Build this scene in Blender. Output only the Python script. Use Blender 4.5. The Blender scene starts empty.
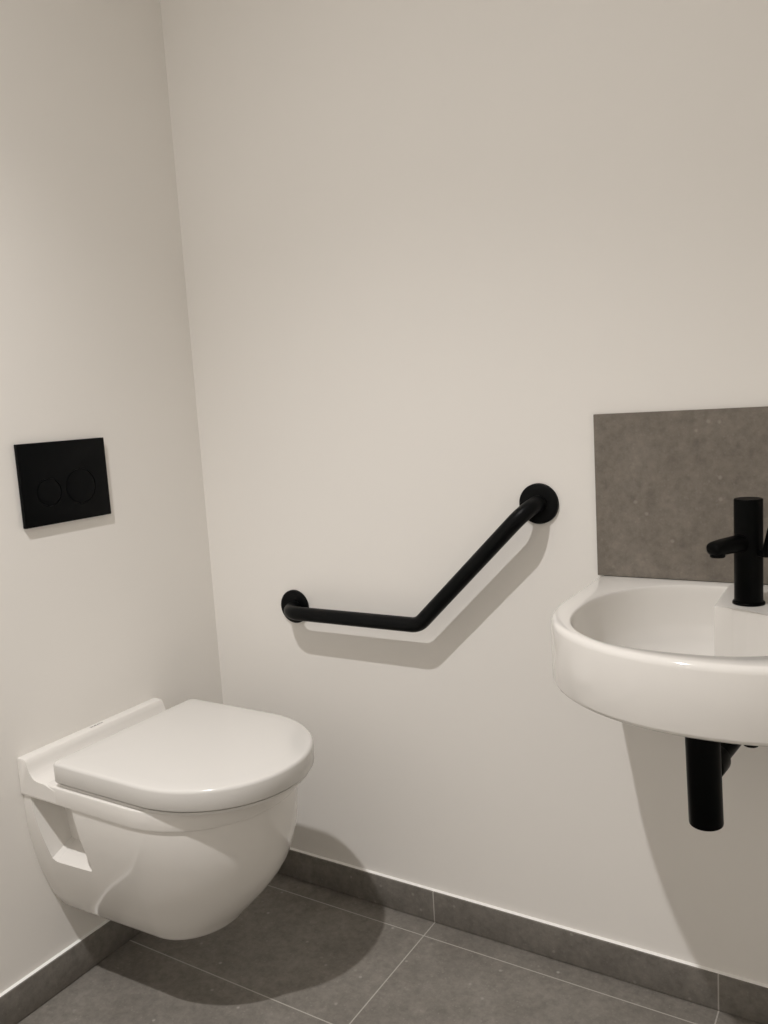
import bpy, bmesh, math
from mathutils import Vector, Matrix

sc = bpy.context.scene
COL = sc.collection
PI = math.pi

# ------------------------------------------------------------------ materials
def new_mat(name):
    m = bpy.data.materials.new(name)
    m.use_nodes = True
    nt = m.node_tree
    b = nt.nodes['Principled BSDF']
    return m, nt, b

def noise(nt, scale, detail=4, rough=.55, vec=None):
    n = nt.nodes.new('ShaderNodeTexNoise')
    n.inputs['Scale'].default_value = scale
    n.inputs['Detail'].default_value = detail
    n.inputs['Roughness'].default_value = rough
    if vec is not None:
        nt.links.new(vec, n.inputs['Vector'])
    return n

def ramp(nt, src, stops):
    r = nt.nodes.new('ShaderNodeValToRGB')
    e = r.color_ramp.elements
    while len(e) < len(stops):
        e.new(.5)
    for el, (p, c) in zip(e, stops):
        el.position = p
        el.color = (*c, 1) if len(c) == 3 else c
    nt.links.new(src, r.inputs['Fac'])
    return r

def mix(nt, fac, a, b, mode='MIX'):
    m = nt.nodes.new('ShaderNodeMix')
    m.data_type = 'RGBA'
    m.blend_type = mode
    def put(sock, v):
        if isinstance(v, (tuple, list)):
            sock.default_value = (*v, 1) if len(v) == 3 else v
        elif isinstance(v, (int, float)):
            sock.default_value = v
        else:
            nt.links.new(v, sock)
    put(m.inputs['Factor'], fac)
    put(m.inputs[6], a)
    put(m.inputs[7], b)
    return m.outputs[2]

def math_node(nt, op, a, b=None):
    n = nt.nodes.new('ShaderNodeMath')
    n.operation = op
    for i, v in enumerate((a, b)):
        if v is None:
            continue
        if isinstance(v, (int, float)):
            n.inputs[i].default_value = v
        else:
            nt.links.new(v, n.inputs[i])
    return n.outputs[0]

def bump(nt, b, height, strength, dist):
    bp = nt.nodes.new('ShaderNodeBump')
    bp.inputs['Strength'].default_value = strength
    bp.inputs['Distance'].default_value = dist
    nt.links.new(height, bp.inputs['Height'])
    nt.links.new(bp.outputs['Normal'], b.inputs['Normal'])

def geo_pos(nt):
    return nt.nodes.new('ShaderNodeNewGeometry').outputs['Position']

def mat_paint(name, colour, rough=.55):
    m, nt, b = new_mat(name)
    pos = geo_pos(nt)
    n = noise(nt, 2.2, 3, .5, pos)
    c = mix(nt, n.outputs['Fac'], tuple(x * .985 for x in colour), tuple(min(1, x * 1.012) for x in colour))
    nt.links.new(c, b.inputs['Base Color'])
    b.inputs['Roughness'].default_value = rough
    b.inputs['Specular IOR Level'].default_value = .3
    n2 = noise(nt, 170, 3, .6, pos)
    bump(nt, b, n2.outputs['Fac'], .12, .0006)
    return m

def mat_stone(name, dark, mid, light, speck, rough=.5, spec=.35, grid=None, grout=(.44, .42, .385)):
    """porcelain stone tile: soft clouds, fine grain and scattered pale flecks; grid = (x0, dx, y0, dy, half width)"""
    m, nt, b = new_mat(name)
    pos = geo_pos(nt)
    big = noise(nt, 7, 5, .6, pos)
    fine = noise(nt, 75, 6, .72, pos)
    c1 = ramp(nt, big.outputs['Fac'], [(.33, dark), (.52, mid), (.72, light)]).outputs['Color']
    g = ramp(nt, fine.outputs['Fac'], [(.30, (.80, .80, .80)), (.5, (.97, .97, .97)), (.70, (1.10, 1.10, 1.10))]).outputs['Color']
    c2 = mix(nt, 1.0, c1, g, 'MULTIPLY')
    med = noise(nt, 34, 6, .78, pos)
    c2 = mix(nt, 1.0, c2, ramp(nt, med.outputs['Fac'], [(.32, (.82, .82, .82)), (.5, (1, 1, 1)), (.68, (1.14, 1.14, 1.13))]).outputs['Color'], 'MULTIPLY')
    v = nt.nodes.new('ShaderNodeTexVoronoi')
    v.inputs['Scale'].default_value = 48
    v.inputs['Randomness'].default_value = 1
    nt.links.new(pos, v.inputs['Vector'])
    dots = ramp(nt, v.outputs['Distance'], [(.0, (1, 1, 1)), (.11, (.8, .8, .8)), (.22, (0, 0, 0))]).outputs['Color']
    sel = nt.nodes.new('ShaderNodeSeparateColor')
    nt.links.new(v.outputs['Color'], sel.inputs[0])
    keep = math_node(nt, 'GREATER_THAN', sel.outputs[0], .80)
    amp = math_node(nt, 'MULTIPLY', keep, sel.outputs[1])
    f = nt.nodes.new('ShaderNodeMath'); f.operation = 'MULTIPLY'
    nt.links.new(dots, f.inputs[0]); nt.links.new(amp, f.inputs[1])
    f2 = math_node(nt, 'MULTIPLY', f.outputs[0], .6)
    v2 = nt.nodes.new('ShaderNodeTexVoronoi')
    v2.inputs['Scale'].default_value = 150
    nt.links.new(pos, v2.inputs['Vector'])
    d2 = ramp(nt, v2.outputs['Distance'], [(.0, (1, 1, 1)), (.18, (.7, .7, .7)), (.36, (0, 0, 0))]).outputs['Color']
    sel2 = nt.nodes.new('ShaderNodeSeparateColor')
    nt.links.new(v2.outputs['Color'], sel2.inputs[0])
    k2 = math_node(nt, 'MULTIPLY', math_node(nt, 'GREATER_THAN', sel2.outputs[0], .62), sel2.outputs[1])
    f3 = nt.nodes.new('ShaderNodeMath'); f3.operation = 'MULTIPLY'
    nt.links.new(d2, f3.inputs[0]); nt.links.new(k2, f3.inputs[1])
    c2 = mix(nt, math_node(nt, 'MULTIPLY', f3.outputs[0], .20), c2, speck)
    c3 = mix(nt, f2, c2, speck)
    h = fine.outputs['Fac']
    if grid:
        x0, dx, y0, dy, hw = grid
        s = nt.nodes.new('ShaderNodeSeparateXYZ')
        nt.links.new(pos, s.inputs[0])
        def line(src, o, d):
            a = math_node(nt, 'SUBTRACT', src, o - d / 2 - 20 * d)
            a = math_node(nt, 'MODULO', a, d)
            a = math_node(nt, 'SUBTRACT', a, d / 2)
            a = math_node(nt, 'ABSOLUTE', a)
            return math_node(nt, 'LESS_THAN', a, hw)
        k = line(s.outputs['X'], x0, dx)
        if dy:
            k = math_node(nt, 'MAXIMUM', k, line(s.outputs['Y'], y0, dy))
        c3 = mix(nt, k, c3, grout)
        h = math_node(nt, 'SUBTRACT', h, math_node(nt, 'MULTIPLY', k, 1.5))
    nt.links.new(c3, b.inputs['Base Color'])
    b.inputs['Roughness'].default_value = rough
    b.inputs['Specular IOR Level'].default_value = spec
    bump(nt, b, h, .25, .0006)
    return m

def mat_gloss(name, colour, rough, spec=.5, coat=0.0, grain=0.0):
    m, nt, b = new_mat(name)
    pos = geo_pos(nt)
    n = noise(nt, 5, 2, .5, pos)
    c = mix(nt, n.outputs['Fac'], tuple(x * .99 for x in colour), colour)
    nt.links.new(c, b.inputs['Base Color'])
    b.inputs['Roughness'].default_value = rough
    b.inputs['Specular IOR Level'].default_value = spec
    b.inputs['Coat Weight'].default_value = coat
    b.inputs['Coat Roughness'].default_value = .04
    if grain:
        n2 = noise(nt, 900, 2, .5, pos)
        bump(nt, b, n2.outputs['Fac'], grain, .0003)
    return m

WALL_C = (.845, .825, .79)
M_wall = mat_paint('white_wall_paint', WALL_C)
M_ceil = mat_paint('white_ceiling_paint', (.84, .83, .81))
FL = dict(dark=(.182, .168, .150), mid=(.212, .197, .176), light=(.245, .228, .205), speck=(.52, .50, .46))
M_floor = mat_stone('dark_grey_floor_tile', rough=.5, grid=(.594, .600, -.0611, .3083, .0013), **FL)
SK = {k: tuple(c * .88 for c in v) for k, v in FL.items()}
M_skirt = mat_stone('dark_grey_skirting_tile', rough=.5, grid=(.594, .600, 0, 0, .0013), **SK)
M_skirt_l = mat_stone('dark_grey_skirting_tile_side', rough=.5, **SK)
M_splash = mat_stone('taupe_stone_tile', dark=(.165, .145, .122), mid=(.19, .168, .142), light=(.215, .192, .165),
                     speck=(.42, .39, .35), rough=.55)
M_seal = mat_gloss('white_sealant', (.93, .92, .90), .35)
M_ceramic = mat_gloss('white_glazed_ceramic', (.77, .752, .72), .09, .5, .3)
M_lid = mat_gloss('white_seat_plastic', (.685, .673, .648), .16, .5)
M_black = mat_gloss('matt_black_coating', (.0021, .0025, .0028), .40, .13, 0, .05)
M_tap = mat_gloss('deep_black_coating', (.0010, .0012, .0012), .36, .065, 0, .03)
M_plate = mat_gloss('satin_black_plate', (.0018, .0023, .0027), .36, .09)
M_groove = mat_gloss('black_groove', (.003, .003, .003), .6, .2)
M_print = mat_gloss('grey_print', (.06, .055, .05), .5)
M_door = mat_paint('white_door_paint', (.80, .79, .76), .4)

# ------------------------------------------------------------------ mesh helpers
def link(name, me, mat, parent=None, sharp=35):
    if mat is not None:
        me.materials.clear()
        me.materials.append(mat)
    for p in me.polygons:
        p.use_smooth = True
    try:
        me.set_sharp_from_angle(angle=math.radians(sharp))
    except Exception:
        pass
    o = bpy.data.objects.new(name, me)
    COL.objects.link(o)
    if parent is not None:
        o.parent = parent
        o.matrix_parent_inverse = Matrix.Translation(-parent.location)
    return o

def bm_obj(name, bm, mat, parent=None, sharp=35):
    bmesh.ops.recalc_face_normals(bm, faces=bm.faces[:])
    me = bpy.data.meshes.new(name)
    bm.to_mesh(me)
    bm.free()
    return link(name, me, mat, parent, sharp)

def thing(name, loc, label, cat, group=None):
    o = bpy.data.objects.new(name, None)
    o.empty_display_size = .05
    o.location = loc
    COL.objects.link(o)
    o['label'] = label
    o['category'] = cat
    if group:
        o['group'] = group
    return o

def tag(o, label, cat):
    o['label'] = label
    o['category'] = cat
    return o

def loft(bm, rings, cap0=True, cap1=True):
    """rings of equal length; closed loops"""
    vs = [[bm.verts.new(p) for p in r] for r in rings]
    n = len(vs[0])
    for a, b in zip(vs, vs[1:]):
        for i in range(n):
            j = (i + 1) % n
            bm.faces.new((a[i], a[j], b[j], b[i]))
    if cap0:
        bm.faces.new(list(reversed(vs[0])))
    if cap1:
        bm.faces.new(vs[-1])
    return vs

def box(bm, x0, x1, y0, y1, z0, z1, bevel=0.0, seg=2):
    r = bmesh.ops.create_cube(bm, size=1)
    vs = r['verts']
    for v in vs:
        v.co = Vector(((x0 + x1) / 2 + v.co.x * (x1 - x0), (y0 + y1) / 2 + v.co.y * (y1 - y0), (z0 + z1) / 2 + v.co.z * (z1 - z0)))
    if bevel:
        es = list({e for v in vs for e in v.link_edges})
        bmesh.ops.bevel(bm, geom=es, offset=bevel, segments=seg, profile=.5, affect='EDGES')

def lathe(bm, profile, origin, axis, n=48):
    """profile: (radius, height) along axis from origin"""
    axis = Vector(axis).normalized()
    q = axis.to_track_quat('Z', 'Y').to_matrix()
    o = Vector(origin)
    rings = []
    for r, h in profile:
        rings.append([o + q @ Vector((r * math.cos(2 * PI * i / n), r * math.sin(2 * PI * i / n), h)) for i in range(n)])
    loft(bm, rings)

def fillet_path(pts, rad, seg=10):
    pts = [Vector(p) for p in pts]
    out = [pts[0]]
    for i in range(1, len(pts) - 1):
        p, a, b = pts[i], pts[i - 1], pts[i + 1]
        r = rad[i - 1]
        u = (a - p).normalized(); v = (b - p).normalized()
        ang = u.angle(v)
        t = r / math.tan(ang / 2)
        c = p + (u + v).normalized() * (r / math.sin(ang / 2))
        s, e = p + u * t, p + v * t
        n = (s - c).cross(e - c).normalized()
        tot = (s - c).angle(e - c)
        for k in range(seg + 1):
            out.append(c + Matrix.Rotation(tot * k / seg, 3, n) @ (s - c))
    out.append(pts[-1])
    return out

def sweep(bm, path, radii, n=28):
    if isinstance(radii, (int, float)):
        radii = [radii] * len(path)
    t0 = (path[1] - path[0]).normalized()
    up = Vector((0, 0, 1)) if abs(t0.z) < .9 else Vector((1, 0, 0))
    u = t0.cross(up).normalized(); v = u.cross(t0).normalized()
    prev = t0
    rings = []
    for i, p in enumerate(path):
        if i == 0: t = t0
        elif i == len(path) - 1: t = (path[i] - path[i - 1]).normalized()
        else: t = ((path[i + 1] - path[i]).normalized() + (path[i] - path[i - 1]).normalized()).normalized()
        q = prev.rotation_difference(t)
        u = q @ u; v = q @ v
        prev = t
        rings.append([p + (u * math.cos(2 * PI * k / n) + v * math.sin(2 * PI * k / n)) * radii[i] for k in range(n)])
    loft(bm, rings)

def dshape(b0, xc, rx, hw, cr=.01, narc=40, nside=8, ex=2.0):
    """D outline: straight back at b0 (corner radius cr), straight sides to xc, elliptical nose of length rx. list of (along, lateral)"""
    pts = []
    for k in range(5):                                       # back corner, negative side
        a = PI / 2 * k / 4
        pts.append((b0 + cr - cr * math.sin(PI / 2 - a) if False else b0 + cr * (1 - math.cos(a)), -hw + cr * (1 - math.sin(a))))
    for k in range(1, nside):
        pts.append((b0 + cr + (xc - b0 - cr) * k / nside, -hw))
    for k in range(narc + 1):
        a = -PI / 2 + PI * k / narc
        c, s = math.cos(a), math.sin(a)
        pts.append((xc + rx * math.copysign(abs(c) ** (2 / ex), c) if abs(c) > 1e-9 else xc, hw * math.copysign(abs(s) ** (2 / ex), s)))
    for k in range(1, nside):
        pts.append((xc + (b0 + cr - xc) * k / nside, hw))
    for k in range(5):
        a = PI / 2 * k / 4
        pts.append((b0 + cr * (1 - math.sin(a)), hw - cr * (1 - math.cos(a))))
    return pts

def boolean(obj, cutter, op):
    mod = obj.modifiers.new('b', 'BOOLEAN')
    mod.operation = op
    mod.object = cutter
    mod.solver = 'EXACT'
    bpy.context.view_layer.update()
    dg = bpy.context.evaluated_depsgraph_get()
    me = bpy.data.meshes.new_from_object(obj.evaluated_get(dg))
    obj.modifiers.clear()
    old = obj.data
    mats = [m for m in old.materials]
    obj.data = me
    me.materials.clear()
    for m in mats[:1]:
        me.materials.append(m)
    bpy.data.meshes.remove(old)
    bpy.data.objects.remove(cutter)

def add_island(obj, bm2):
    bmesh.ops.recalc_face_normals(bm2, faces=bm2.faces[:])
    me = bpy.data.meshes.new('t'); bm2.to_mesh(me); bm2.free()
    bm = bmesh.new(); bm.from_mesh(obj.data); bm.from_mesh(me)
    bm.to_mesh(obj.data); bm.free(); bpy.data.meshes.remove(me)

def finish(obj, sharp=35):
    for p in obj.data.polygons:
        p.use_smooth = True
        p.material_index = 0
    obj.data.set_sharp_from_angle(angle=math.radians(sharp))

# ------------------------------------------------------------------ room
RX, RY, RZ = 1.95, -2.15, 2.66
def struct(name, dims, mat, bevel=0, parent=None):
    bm = bmesh.new()
    box(bm, *dims, bevel=bevel)
    o = bm_obj(name, bm, mat, parent)
    if parent is None:
        o['kind'] = 'structure'
    return o

W = .12
struct('floor', (-W, RX + W, RY - W, W, -.12, 0), M_floor)
struct('ceiling', (-W, RX + W, RY - W, W, RZ, RZ + .12), M_ceil)
struct('wall_left', (-W, 0, RY - W, W, 0, RZ), M_wall)
struct('wall_back', (0, RX, 0, W, 0, RZ), M_wall)
struct('wall_right', (RX, RX + W, RY - W, W, 0, RZ), M_wall)
struct('wall_front', (0, RX, RY - W, RY, 0, RZ), M_wall)

T, HB = .010, .0738
struct('baseboard_back', (T, RX, -T, 0, .0018, HB), M_skirt, .0008)
struct('baseboard_left', (0, T, RY, 0, .0018, HB), M_skirt_l, .0008)

# bead of white sealant along the top of the skirting tiles
def bead(name, a, b, out):
    bm = bmesh.new()
    a, b, out = Vector(a), Vector(b), Vector(out)
    up = Vector((0, 0, 1))
    prof = [(0, 0), (.0062, 0), (.0056, .0006), (.0040, .0009), (.002, .0013), (0, .0022)]
    rings = [[p + out * u + up * v for u, v in prof] for p in (a, b)]
    loft(bm, rings)
    o = bm_obj(name, bm, M_seal, None, 60)
    o['kind'] = 'structure'
bead('trim_1', (0, 0, HB), (RX, 0, HB), (0, -1, 0))
bead('trim_2', (0, 0, HB), (0, RY, HB), (1, 0, 0))

# ------------------------------------------------------------------ toilet
TC = -.394                                                   # centre line
toilet = thing('wall_hung_toilet', (0, TC, .12), 'white glazed wall-hung toilet with closed lid on the left wall, above dark tiles', 'toilet')
def tr(pts, z):
    return [(a, TC + l, z) for a, l in pts]
bm = bmesh.new()
#   z,    half width, front x, centre of the nose
prof = [(.1625, .060, .290, .20), (.1625, .0950, .344, .255), (.1633, .1020, .3520, .257), (.1660, .1065, .3575, .258), (.1710, .1110, .3640, .260), (.178, .1150, .3705, .261),
        (.185, .1190, .3765, .262), (.202, .1290, .3930, .265), (.222, .1375, .4125, .267), (.245, .1460, .4335, .270), (.274, .1555, .4560, .274), (.302, .1635, .4740, .279),
        (.331, .1700, .4850, .284), (.356, .1750, .4915, .289), (.375, .1785, .4945, .293), (.397, .1810, .4955, .296), (.420, .1830, .4960, .299),
        (.4385, .1828, .4945, .300), (.4408, .1828, .4945, .300), (.4415, .1850, .4975, .300), (.4425, .1862, .4995, .300), (.4445, .1868, .5005, .300),
        (.4725, .1868, .5005, .300), (.4755, .1861, .4998, .300), (.4775, .1842, .498, .300), (.4782, .180, .494, .300)]
rings = []
for z, hw, xf, xc in prof:
    k = max(.02, min(1, (.44 - z) / .27))
    pts = dshape(.0006, xc, xf - xc, hw, .003)
    pts = [(a_, l_ * (1 + k * .10 * (.25 - a_) / .25 if a_ < .25 else 1)) for a_, l_ in pts]
    rings.append(tr(pts, z))
loft(bm, rings)
bowl = bm_obj('bowl', bm, M_ceramic, toilet)
# fixing niches in both flanks
def niche(sgn):
    bm = bmesh.new()
    outer = [(.026, .4405), (.146, .4405), (.1715, .312), (.1665, .305), (.066, .303), (.054, .310)]
    inner = [(.032, .4390), (.138, .4390), (.1600, .339), (.1560, .335), (.065, .332), (.056, .336)]
    k = (.23 - .178) / (.178 - .125)
    r0 = [(a + (a - c) * k, TC + sgn * .23, b + (b - d_) * k * (1 if b < .4 else 0)) for (a, b), (c, d_) in zip(outer, inner)]
    r2 = [(x, TC + sgn * .125, z) for x, z in inner]
    loft(bm, [r0, r2])
    return bm_obj('cut', bm, None)
for s in (-1, 1):
    boolean(bowl, niche(s), 'DIFFERENCE')
# raised ledge along the wall, with a concave run down to the deck
bm = bmesh.new()
lp = [(.0006, .4446), (.0006, .5145), (.0014, .5170), (.004, .5185), (.022, .5185), (.0260, .5173), (.0285, .5145), (.0315, .506), (.0360, .4945), (.043, .4855), (.050, .4812), (.060, .4788), (.080, .4782), (.110, .470), (.110, .4446)]
HN, HF = .1878, .1700
def shrink(pts, d):
    cx = sum(p[0] for p in pts) / len(pts); cz = .47
    return [(cx + (x - cx) * (1 - d / .04), cz + (z - cz) * (1 - d / .04)) for x, z in pts]
rings = []
for y, d in [(-HN, .0022), (-HN + .0006, .0010), (-HN + .0022, 0), (HF - .0026, 0), (HF - .0008, .0012), (HF, .0026)]:
    q = shrink(lp, d) if d else lp
    rings.append([(max(x, .0006), TC + y, z) for x, z in q])
loft(bm, rings)
add_island(bowl, bm)
finish(bowl, 24)
# lettering on the ledge
cu = bpy.data.curves.new('lettering', 'FONT')
cu.body = 'DURAVIT'
cu.size = .0074
cu.extrude = .00012
cu.align_x = 'CENTER'; cu.align_y = 'CENTER'
cu.space_character = 1.1
tmp = bpy.data.objects.new('lettering', cu)
COL.objects.link(tmp)
bpy.context.view_layer.update()
me = bpy.data.meshes.new_from_object(tmp.evaluated_get(bpy.context.evaluated_depsgraph_get()))
bpy.data.objects.remove(tmp)
me.transform(Matrix.Translation((.0140, TC - .004, .5186)) @ Matrix.Rotation(PI / 2, 4, 'Z'))
lt = link('lettering', me, M_print, toilet)
# seat
bm = bmesh.new()
def off(hw, xf, nose, b0, cr):
    return dshape(b0, xf - nose, nose, hw, cr)
o1 = off(.1815, .5360, .2030, .112, .010); i1 = off(.120, .460, .17, .175, .03)
zs0, zs1 = .4790, .4838
n = len(o1)
A = [bm.verts.new(p) for p in tr(o1, zs0)]; B = [bm.verts.new(p) for p in tr(o1, zs1)]
C = [bm.verts.new(p) for p in tr(i1, zs1)]; D = [bm.verts.new(p) for p in tr(i1, zs0)]
for p, q in ((A, B), (B, C), (C, D), (D, A)):
    for i in range(n):
        bm.faces.new((p[i], p[(i + 1) % n], q[(i + 1) % n], q[i]))
bm_obj('seat', bm, M_lid, toilet)
# lid
bm = bmesh.new()
rings = []
for d, z in [(.0095, .4872), (.0030, .4872), (.0010, .4880), (0, .4898), (0, .5200), (.0006, .5226), (.0020, .5248), (.0042, .5262), (.008, .5269), (.03, .5276), (.08, .5284), (.13, .5286)]:
    rings.append(tr(dshape(.1045 + d * .8, .3335, .2085 - d, .1866 - d, max(.012 - d * .3, .004), ex=2.05), z))
loft(bm, rings)
bm_obj('lid', bm, M_lid, toilet, 50)

# ------------------------------------------------------------------ flush plate
PY0, PY1, PZ0, PZ1, PT = -.5075, -.2978, .9601, 1.1258, .010
plate = thing('flush_plate', (0, (PY0 + PY1) / 2, (PZ0 + PZ1) / 2), 'black rectangular flush plate with two round buttons on the left wall', 'flush plate')
bm = bmesh.new()
box(bm, 0.0004, PT, PY0, PY1, PZ0, PZ1, .0012, 2)
panel = bm_obj('panel', bm, M_plate, plate)
def button(y, z, r):
    cut = bmesh.new()
    lathe(cut, [(r, -.004), (r, .01)], (PT, y, z), (1, 0, 0), 64)
    boolean(panel, bm_obj('cut', cut, None), 'DIFFERENCE')
    b = bmesh.new()
    g = .0016
    lathe(b, [(r - g, -.0038), (r - g, -.0006), (r - g - .0006, -.0001), (r - g - .0014, .0001), (r * .5, .0001)], (PT, y, z), (1, 0, 0), 64)
    bm_obj('button', b, M_plate, plate, 50)
button(-.446, 1.0255, .0285)
button(-.369, 1.0295, .0370)
finish(panel, 35)

# ------------------------------------------------------------------ grab bar
DB = .058
gb = thing('grab_bar', (.258, 0, .701), 'angled matt black grab bar fixed to the back wall', 'grab bar')
path = fillet_path([(.2665, -.002, .7005), (.2665, -DB, .7015), (.6235, -DB, .7025), (.8755, -DB, .9530), (.8755, -.002, .9530)], [.046, .040, .046], 12)
bm = bmesh.new()
sweep(bm, path, .0158, 32)
bm_obj('rail', bm, M_black, gb, 60)
for x, z in ((.2600, .7010), (.8745, .9520)):
    bm = bmesh.new()
    lathe(bm, [(.0395, .0004), (.0395, .0050), (.0386, .0068), (.0366, .0078), (.0300, .0082), (.017, .0082)], (x, 0, z), (0, -1, 0), 64)
    bm_obj('flange', bm, M_black, gb)

# ------------------------------------------------------------------ splashback
ZB = .8184
bm = bmesh.new()
box(bm, .9880, 1.502, -.010, -.0003, ZB + .0012, 1.1181, .0006, 1)
sp = bm_obj('splashback', bm, M_splash)
tag(sp, 'taupe stone splashback tile behind the basin and black tap', 'splashback')

# ------------------------------------------------------------------ wash basin
BC = 1.2550
def tb(pts, z):
    return [(BC + l, -a, z) for a, l in pts]
def oval(ac, ha, hw, ex, n):
    """closed outline with as many points as dshape, starting at the back on the negative side"""
    pts = []
    for k in range(n):
        t = -PI + 2 * PI * (k + .5) / n
        c, s = math.cos(t), math.sin(t)
        pts.append((ac + ha * math.copysign(abs(c) ** (2 / ex), c), hw * math.copysign(abs(s) ** (2 / ex), s)))
    return pts
bm = bmesh.new()
BO = lambda d: dshape(.0005, .215, .249 - d, .2660 - d, .004, ex=2.10)
n = len(BO(0))
def resample(pts, n):
    P = [Vector(p) for p in pts]; P.append(P[0])
    L = [0]
    for a, b in zip(P, P[1:]): L.append(L[-1] + (b - a).length)
    out = []; j = 0
    for k in range(n):
        s = L[-1] * k / n
        while L[j + 1] < s: j += 1
        f = (s - L[j]) / max(1e-9, L[j + 1] - L[j])
        out.append(tuple(P[j].lerp(P[j + 1], f)))
    return out
NR = 160
def outer(d): return resample(BO(d), NR)
def inner_ring(ref, ac, ha, hw, ex):
    """point of the bowl opening on the ray towards each outer point, so that the rings stay aligned"""
    out = []
    for a, l in ref:
        da, dl = a - ac, l
        k = (abs(da / ha) ** ex + abs(dl / hw) ** ex) ** (-1 / ex)
        out.append((ac + da * k, dl * k))
    return out
ref = outer(.0)
rings = []
AC = .2340
BX = -.041                                                   # the bowl sits left of the middle, the tap deck right of it
# underside with the hump of the bowl, then the apron, the rim and the inside of the bowl
for ha, hw, z in [(.040, .040, .676), (.09, .09, .680), (.13, .13, .690), (.16, .160, .704), (.172, .172, .7165)]:
    rings.append(tb([(a_, l_ + BX) for a_, l_ in inner_ring([(a_, l_ - BX) for a_, l_ in ref], AC, ha, hw, 2.4)], z))
for d, z in [(.012, .7168), (.005, .7178), (.0015, .7206), (0, .7250), (0, ZB - .0100), (.0008, ZB - .0060), (.0030, ZB - .0024), (.0064, ZB - .0006), (.0100, ZB)]:
    rings.append(tb(outer(d), z))
for ha, hw, ex, z in [(.1970, .1850, 2.4, ZB), (.1962, .1841, 2.4, ZB - .0005), (.1950, .1828, 2.4, ZB - .0020), (.1942, .1820, 2.4, ZB - .005), (.1936, .1814, 2.4, ZB - .012),
                      (.191, .179, 2.4, ZB - .035), (.187, .175, 2.4, ZB - .065), (.180, .168, 2.4, ZB - .090), (.168, .156, 2.4, ZB - .106), (.140, .130, 2.3, ZB - .117), (.08, .075, 2.2, ZB - .123), (.026, .026, 2.0, ZB - .125)]:
    rings.append(tb([(a_, l_ + BX) for a_, l_ in inner_ring([(a_, l_ - BX) for a_, l_ in ref], AC, ha, hw, ex)], z))
loft(bm, rings)
basin = bm_obj('washbasin', bm, M_ceramic)
# tap deck standing into the bowl at the back
bm = bmesh.new()
dk = [(1.2185, -.030), (1.2215, -.1745), (1.250, -.1770), (1.270, -.1830), (1.288, -.1930), (1.304, -.2070), (1.325, -.2300), (1.350, -.2620), (1.405, -.2900), (1.405, -.030)]
loft(bm, [[(x, y, z) for x, y in dk] for z in (ZB - .1225, ZB)])
es = [e for e in bm.edges if all(v.co.x < 1.36 for v in e.verts) and any(v.co.y < -.1 for v in e.verts) and max(v.co.z for v in e.verts) > ZB - .001 and not (abs(e.verts[0].co.y - e.verts[1].co.y) < .02 and e.verts[0].co.y > -.05)]
bmesh.ops.bevel(bm, geom=es, offset=.0028, segments=3, profile=.5, affect='EDGES')
boolean(basin, bm_obj('cut', bm, None), 'UNION')
finish(basin, 38)
bm = bmesh.new()
lathe(bm, [(.030, -.0006), (.0305, .0010), (.0290, .0022), (.022, .0026), (.008, .0028)], (BC + BX, -AC, ZB - .125), (0, 0, 1), 40)
bm_obj('drain', bm, M_black, basin)
tag(basin, 'white rounded wall-mounted washbasin below the stone splashback', 'washbasin')

# ------------------------------------------------------------------ basin tap
TX, TY = 1.2672, -.1410
tap = thing('basin_tap', (TX, TY, ZB), 'matt black cylindrical mixer tap standing on the washbasin', 'tap')
bm = bmesh.new()
lathe(bm, [(.0238, .0003), (.0238, .0025), (.0231, .0036), (.0212, .0040), (.0212, .0042)], (TX, TY, ZB), (0, 0, 1))
bm_obj('base_ring', bm, M_tap, tap)
bm = bmesh.new()
lathe(bm, [(.0208, .0036), (.0210, .0045), (.0210, .1630), (.0206, .1642), (.0198, .1648), (.0192, .1646)], (TX, TY, ZB), (0, 0, 1), 56)
bm_obj('body', bm, M_tap, tap)
# spout, pointing to the front
tip = Vector((1.2245, -.2090, .9160))
root = Vector((TX, TY, .9165))
d = (tip - root); dh = Vector((d.x, d.y, 0)).normalized(); side = Vector((-dh.y, dh.x, 0))
bm = bmesh.new()
rings = []
L = d.length
for s, w, h0, h1 in [(.0, .0135, -.0135, .0120), (.3, .0132, -.0130, .0120), (.7, .0128, -.0132, .0105), (.9, .0124, -.0128, .0085), (.965, .0114, -.0110, .0060), (1.0, .0085, -.0055, .0025)]:
    c = root + d * s
    ring = []
    for k in range(28):
        t = 2 * PI * k / 28
        cx, cz = math.cos(t), math.sin(t)
        u = w * math.copysign(abs(cx) ** .7, cx)
        v = math.copysign(abs(cz) ** .7, cz)
        v = v * (h1 if v > 0 else -h0)
        ring.append(c + side * u + Vector((0, 0, v)))
    rings.append(ring)
loft(bm, rings)
spout = bm_obj('spout', bm, M_tap, tap, 45)
ap = root + d * .83
bm = bmesh.new()
lathe(bm, [(.0112, -.004), (.0112, .0050), (.0104, .0060), (.0085, .0062)], ap + Vector((0, 0, -.0095)), (0, 0, -1), 32)
ae = bm_obj('aerator', bm, M_tap, tap)
ae.parent = spout
# side lever
hd = Vector((dh.y, -dh.x, 0)) * -1
if hd.x < 0: hd = -hd
bm = bmesh.new()
h0 = Vector((TX, TY, .9005))
lathe(bm, [(.0055, .015), (.0055, .0310), (.0050, .0316)], h0, hd, 32)
lv = bm_obj('lever', bm, M_tap, tap)
bm = bmesh.new()
sweep(bm, fillet_path([h0 + hd * .0300 - Vector((0, 0, .004)), h0 + hd * .0310 + Vector((0, 0, .004)), h0 + hd * .041 + Vector((0, 0, .040))], [.004]), .0052, 16)
pn = bm_obj('lever_pin', bm, M_tap, tap)
pn.parent = lv

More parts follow.
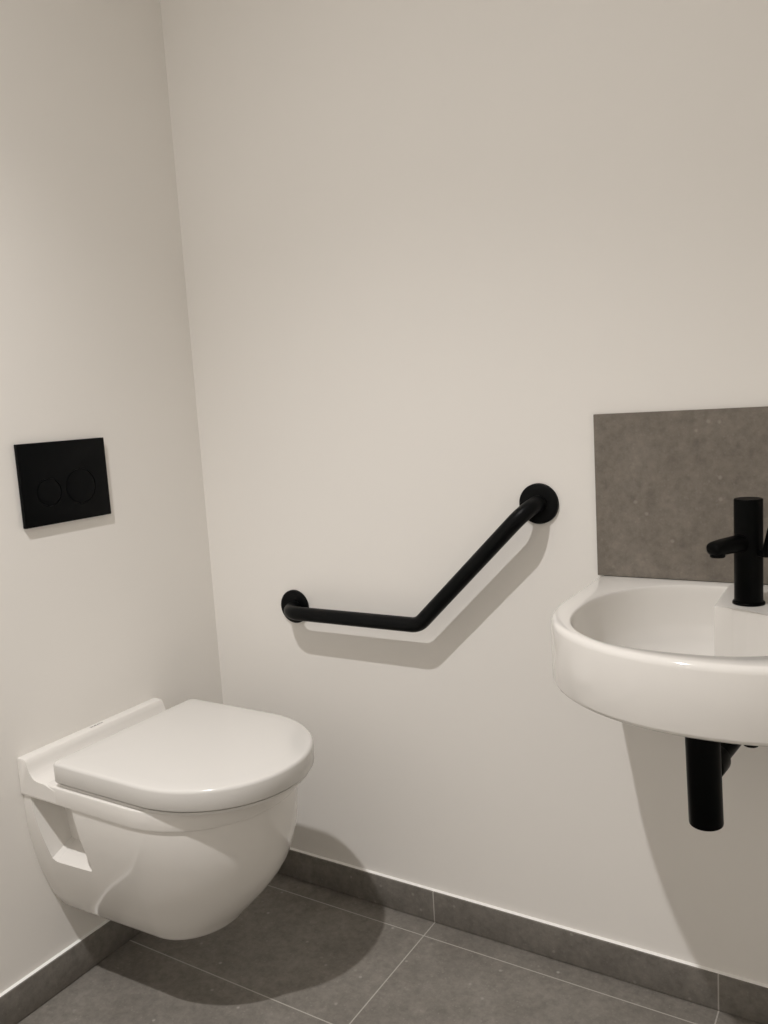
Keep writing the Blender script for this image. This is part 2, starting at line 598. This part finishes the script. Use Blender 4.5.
bm = bmesh.new()
lathe(bm, [(.0085, .5858), (.0110, .5863), (.0118, .5878), (.0118, .6050), (.0100, .6070), (.0100, .6690)], (TX + .0025, TY, 0), (0, 0, 1), 32)
bm_obj('supply_tail', bm, M_tap, tap)

# ------------------------------------------------------------------ waste trap
trap = thing('bottle_trap', (1.223, -.275, .508), 'black cylindrical bottle trap hanging under the washbasin', 'trap')
KX, KY = 1.2255, -.2720
bm = bmesh.new()
lathe(bm, [(.020, .5060), (.0225, .5065), (.0241, .5079), (.0247, .5105), (.0247, .650), (.0240, .6530), (.0180, .6540), (.0180, .6560)], (KX, KY, 0), (0, 0, 1), 56)
bm_obj('body', bm, M_tap, trap)
bm = bmesh.new()
lathe(bm, [(.0165, .650), (.0165, .6745)], (KX, KY, 0), (0, 0, 1), 40)
bm_obj('inlet_pipe', bm, M_tap, trap)
OZ = .588
od = Vector((.12, 1, 0)).normalized()
wp = Vector((KX + .12 * -KY, 0, OZ))
bm = bmesh.new()
sweep(bm, [Vector((KX, KY, OZ)) + od * .018, wp - od * .006], .0165, 36)
bm_obj('outlet_pipe', bm, M_tap, trap)
bm = bmesh.new()
lathe(bm, [(.0185, .020), (.0222, .022), (.0228, .0250), (.0228, .056), (.0218, .059), (.017, .060)], (KX, KY, OZ), od, 40)
bm_obj('nut', bm, M_tap, trap)
bm = bmesh.new()
lathe(bm, [(.0330, .0005), (.0330, .0035), (.0310, .0060), (.0230, .0090), (.017, .0095)], wp, (0, -1, 0), 48)
bm_obj('rosette', bm, M_tap, trap)
# the trap hangs very slightly out of plumb
trap.rotation_euler = (0, -.030, 0)

# ------------------------------------------------------------------ light: a recessed ceiling spot
def spot(name, loc, power, radius, angle, blend, colour):
    l = bpy.data.lights.new(name, 'SPOT')
    l.energy = power; l.shadow_soft_size = radius
    l.spot_size = math.radians(angle); l.spot_blend = blend
    l.color = colour
    o = bpy.data.objects.new(name, l)
    o.location = loc
    COL.objects.link(o)
    return o
# one lamp: the main beam and its wide spill
LP, LCOL = (.655, -1.35, 2.60), (1.0, .966, .948)
spot('ceiling_spot', LP, 113, .022, 108, 1.0, LCOL)
spot('ceiling_spot_spill', LP, 31, .022, 170, 1.0, LCOL)

w = bpy.data.worlds.new('World')
sc.world = w
w.use_nodes = True
w.node_tree.nodes['Background'].inputs['Color'].default_value = (1, .96, .9, 1)
w.node_tree.nodes['Background'].inputs['Strength'].default_value = 0.0

# ------------------------------------------------------------------ camera
F, yaw, pitch, roll = 830.1132, -.557, .1304, -.0615
CAM = Vector((1.4592, -1.5069, 1.1622))
f = Vector((math.sin(yaw) * math.cos(pitch), math.cos(yaw) * math.cos(pitch), -math.sin(pitch)))
r0 = Vector((math.cos(yaw), -math.sin(yaw), 0)); u0 = r0.cross(f)
r = r0 * math.cos(roll) + u0 * math.sin(roll)
u = -r0 * math.sin(roll) + u0 * math.cos(roll)
cd = bpy.data.cameras.new('camera')
cd.sensor_fit = 'VERTICAL'
cd.sensor_height = 24.0
cd.lens = F / 1024 * 24.0
cd.clip_start = .02
co = bpy.data.objects.new('camera', cd)
co.matrix_world = Matrix(((r.x, u.x, -f.x, CAM.x), (r.y, u.y, -f.y, CAM.y), (r.z, u.z, -f.z, CAM.z), (0, 0, 0, 1)))
COL.objects.link(co)
sc.camera = co

sc.view_settings.view_transform = 'Standard'
sc.view_settings.look = 'None'
sc.view_settings.exposure = 0.04
sc.view_settings.gamma = 1.0
sc.view_settings.use_curve_mapping = False
sc.cycles.use_denoising = True
sc.cycles.max_bounces = 12
sc.cycles.diffuse_bounces = 8
sc.cycles.caustics_reflective = True
sc.cycles.caustics_refractive = False
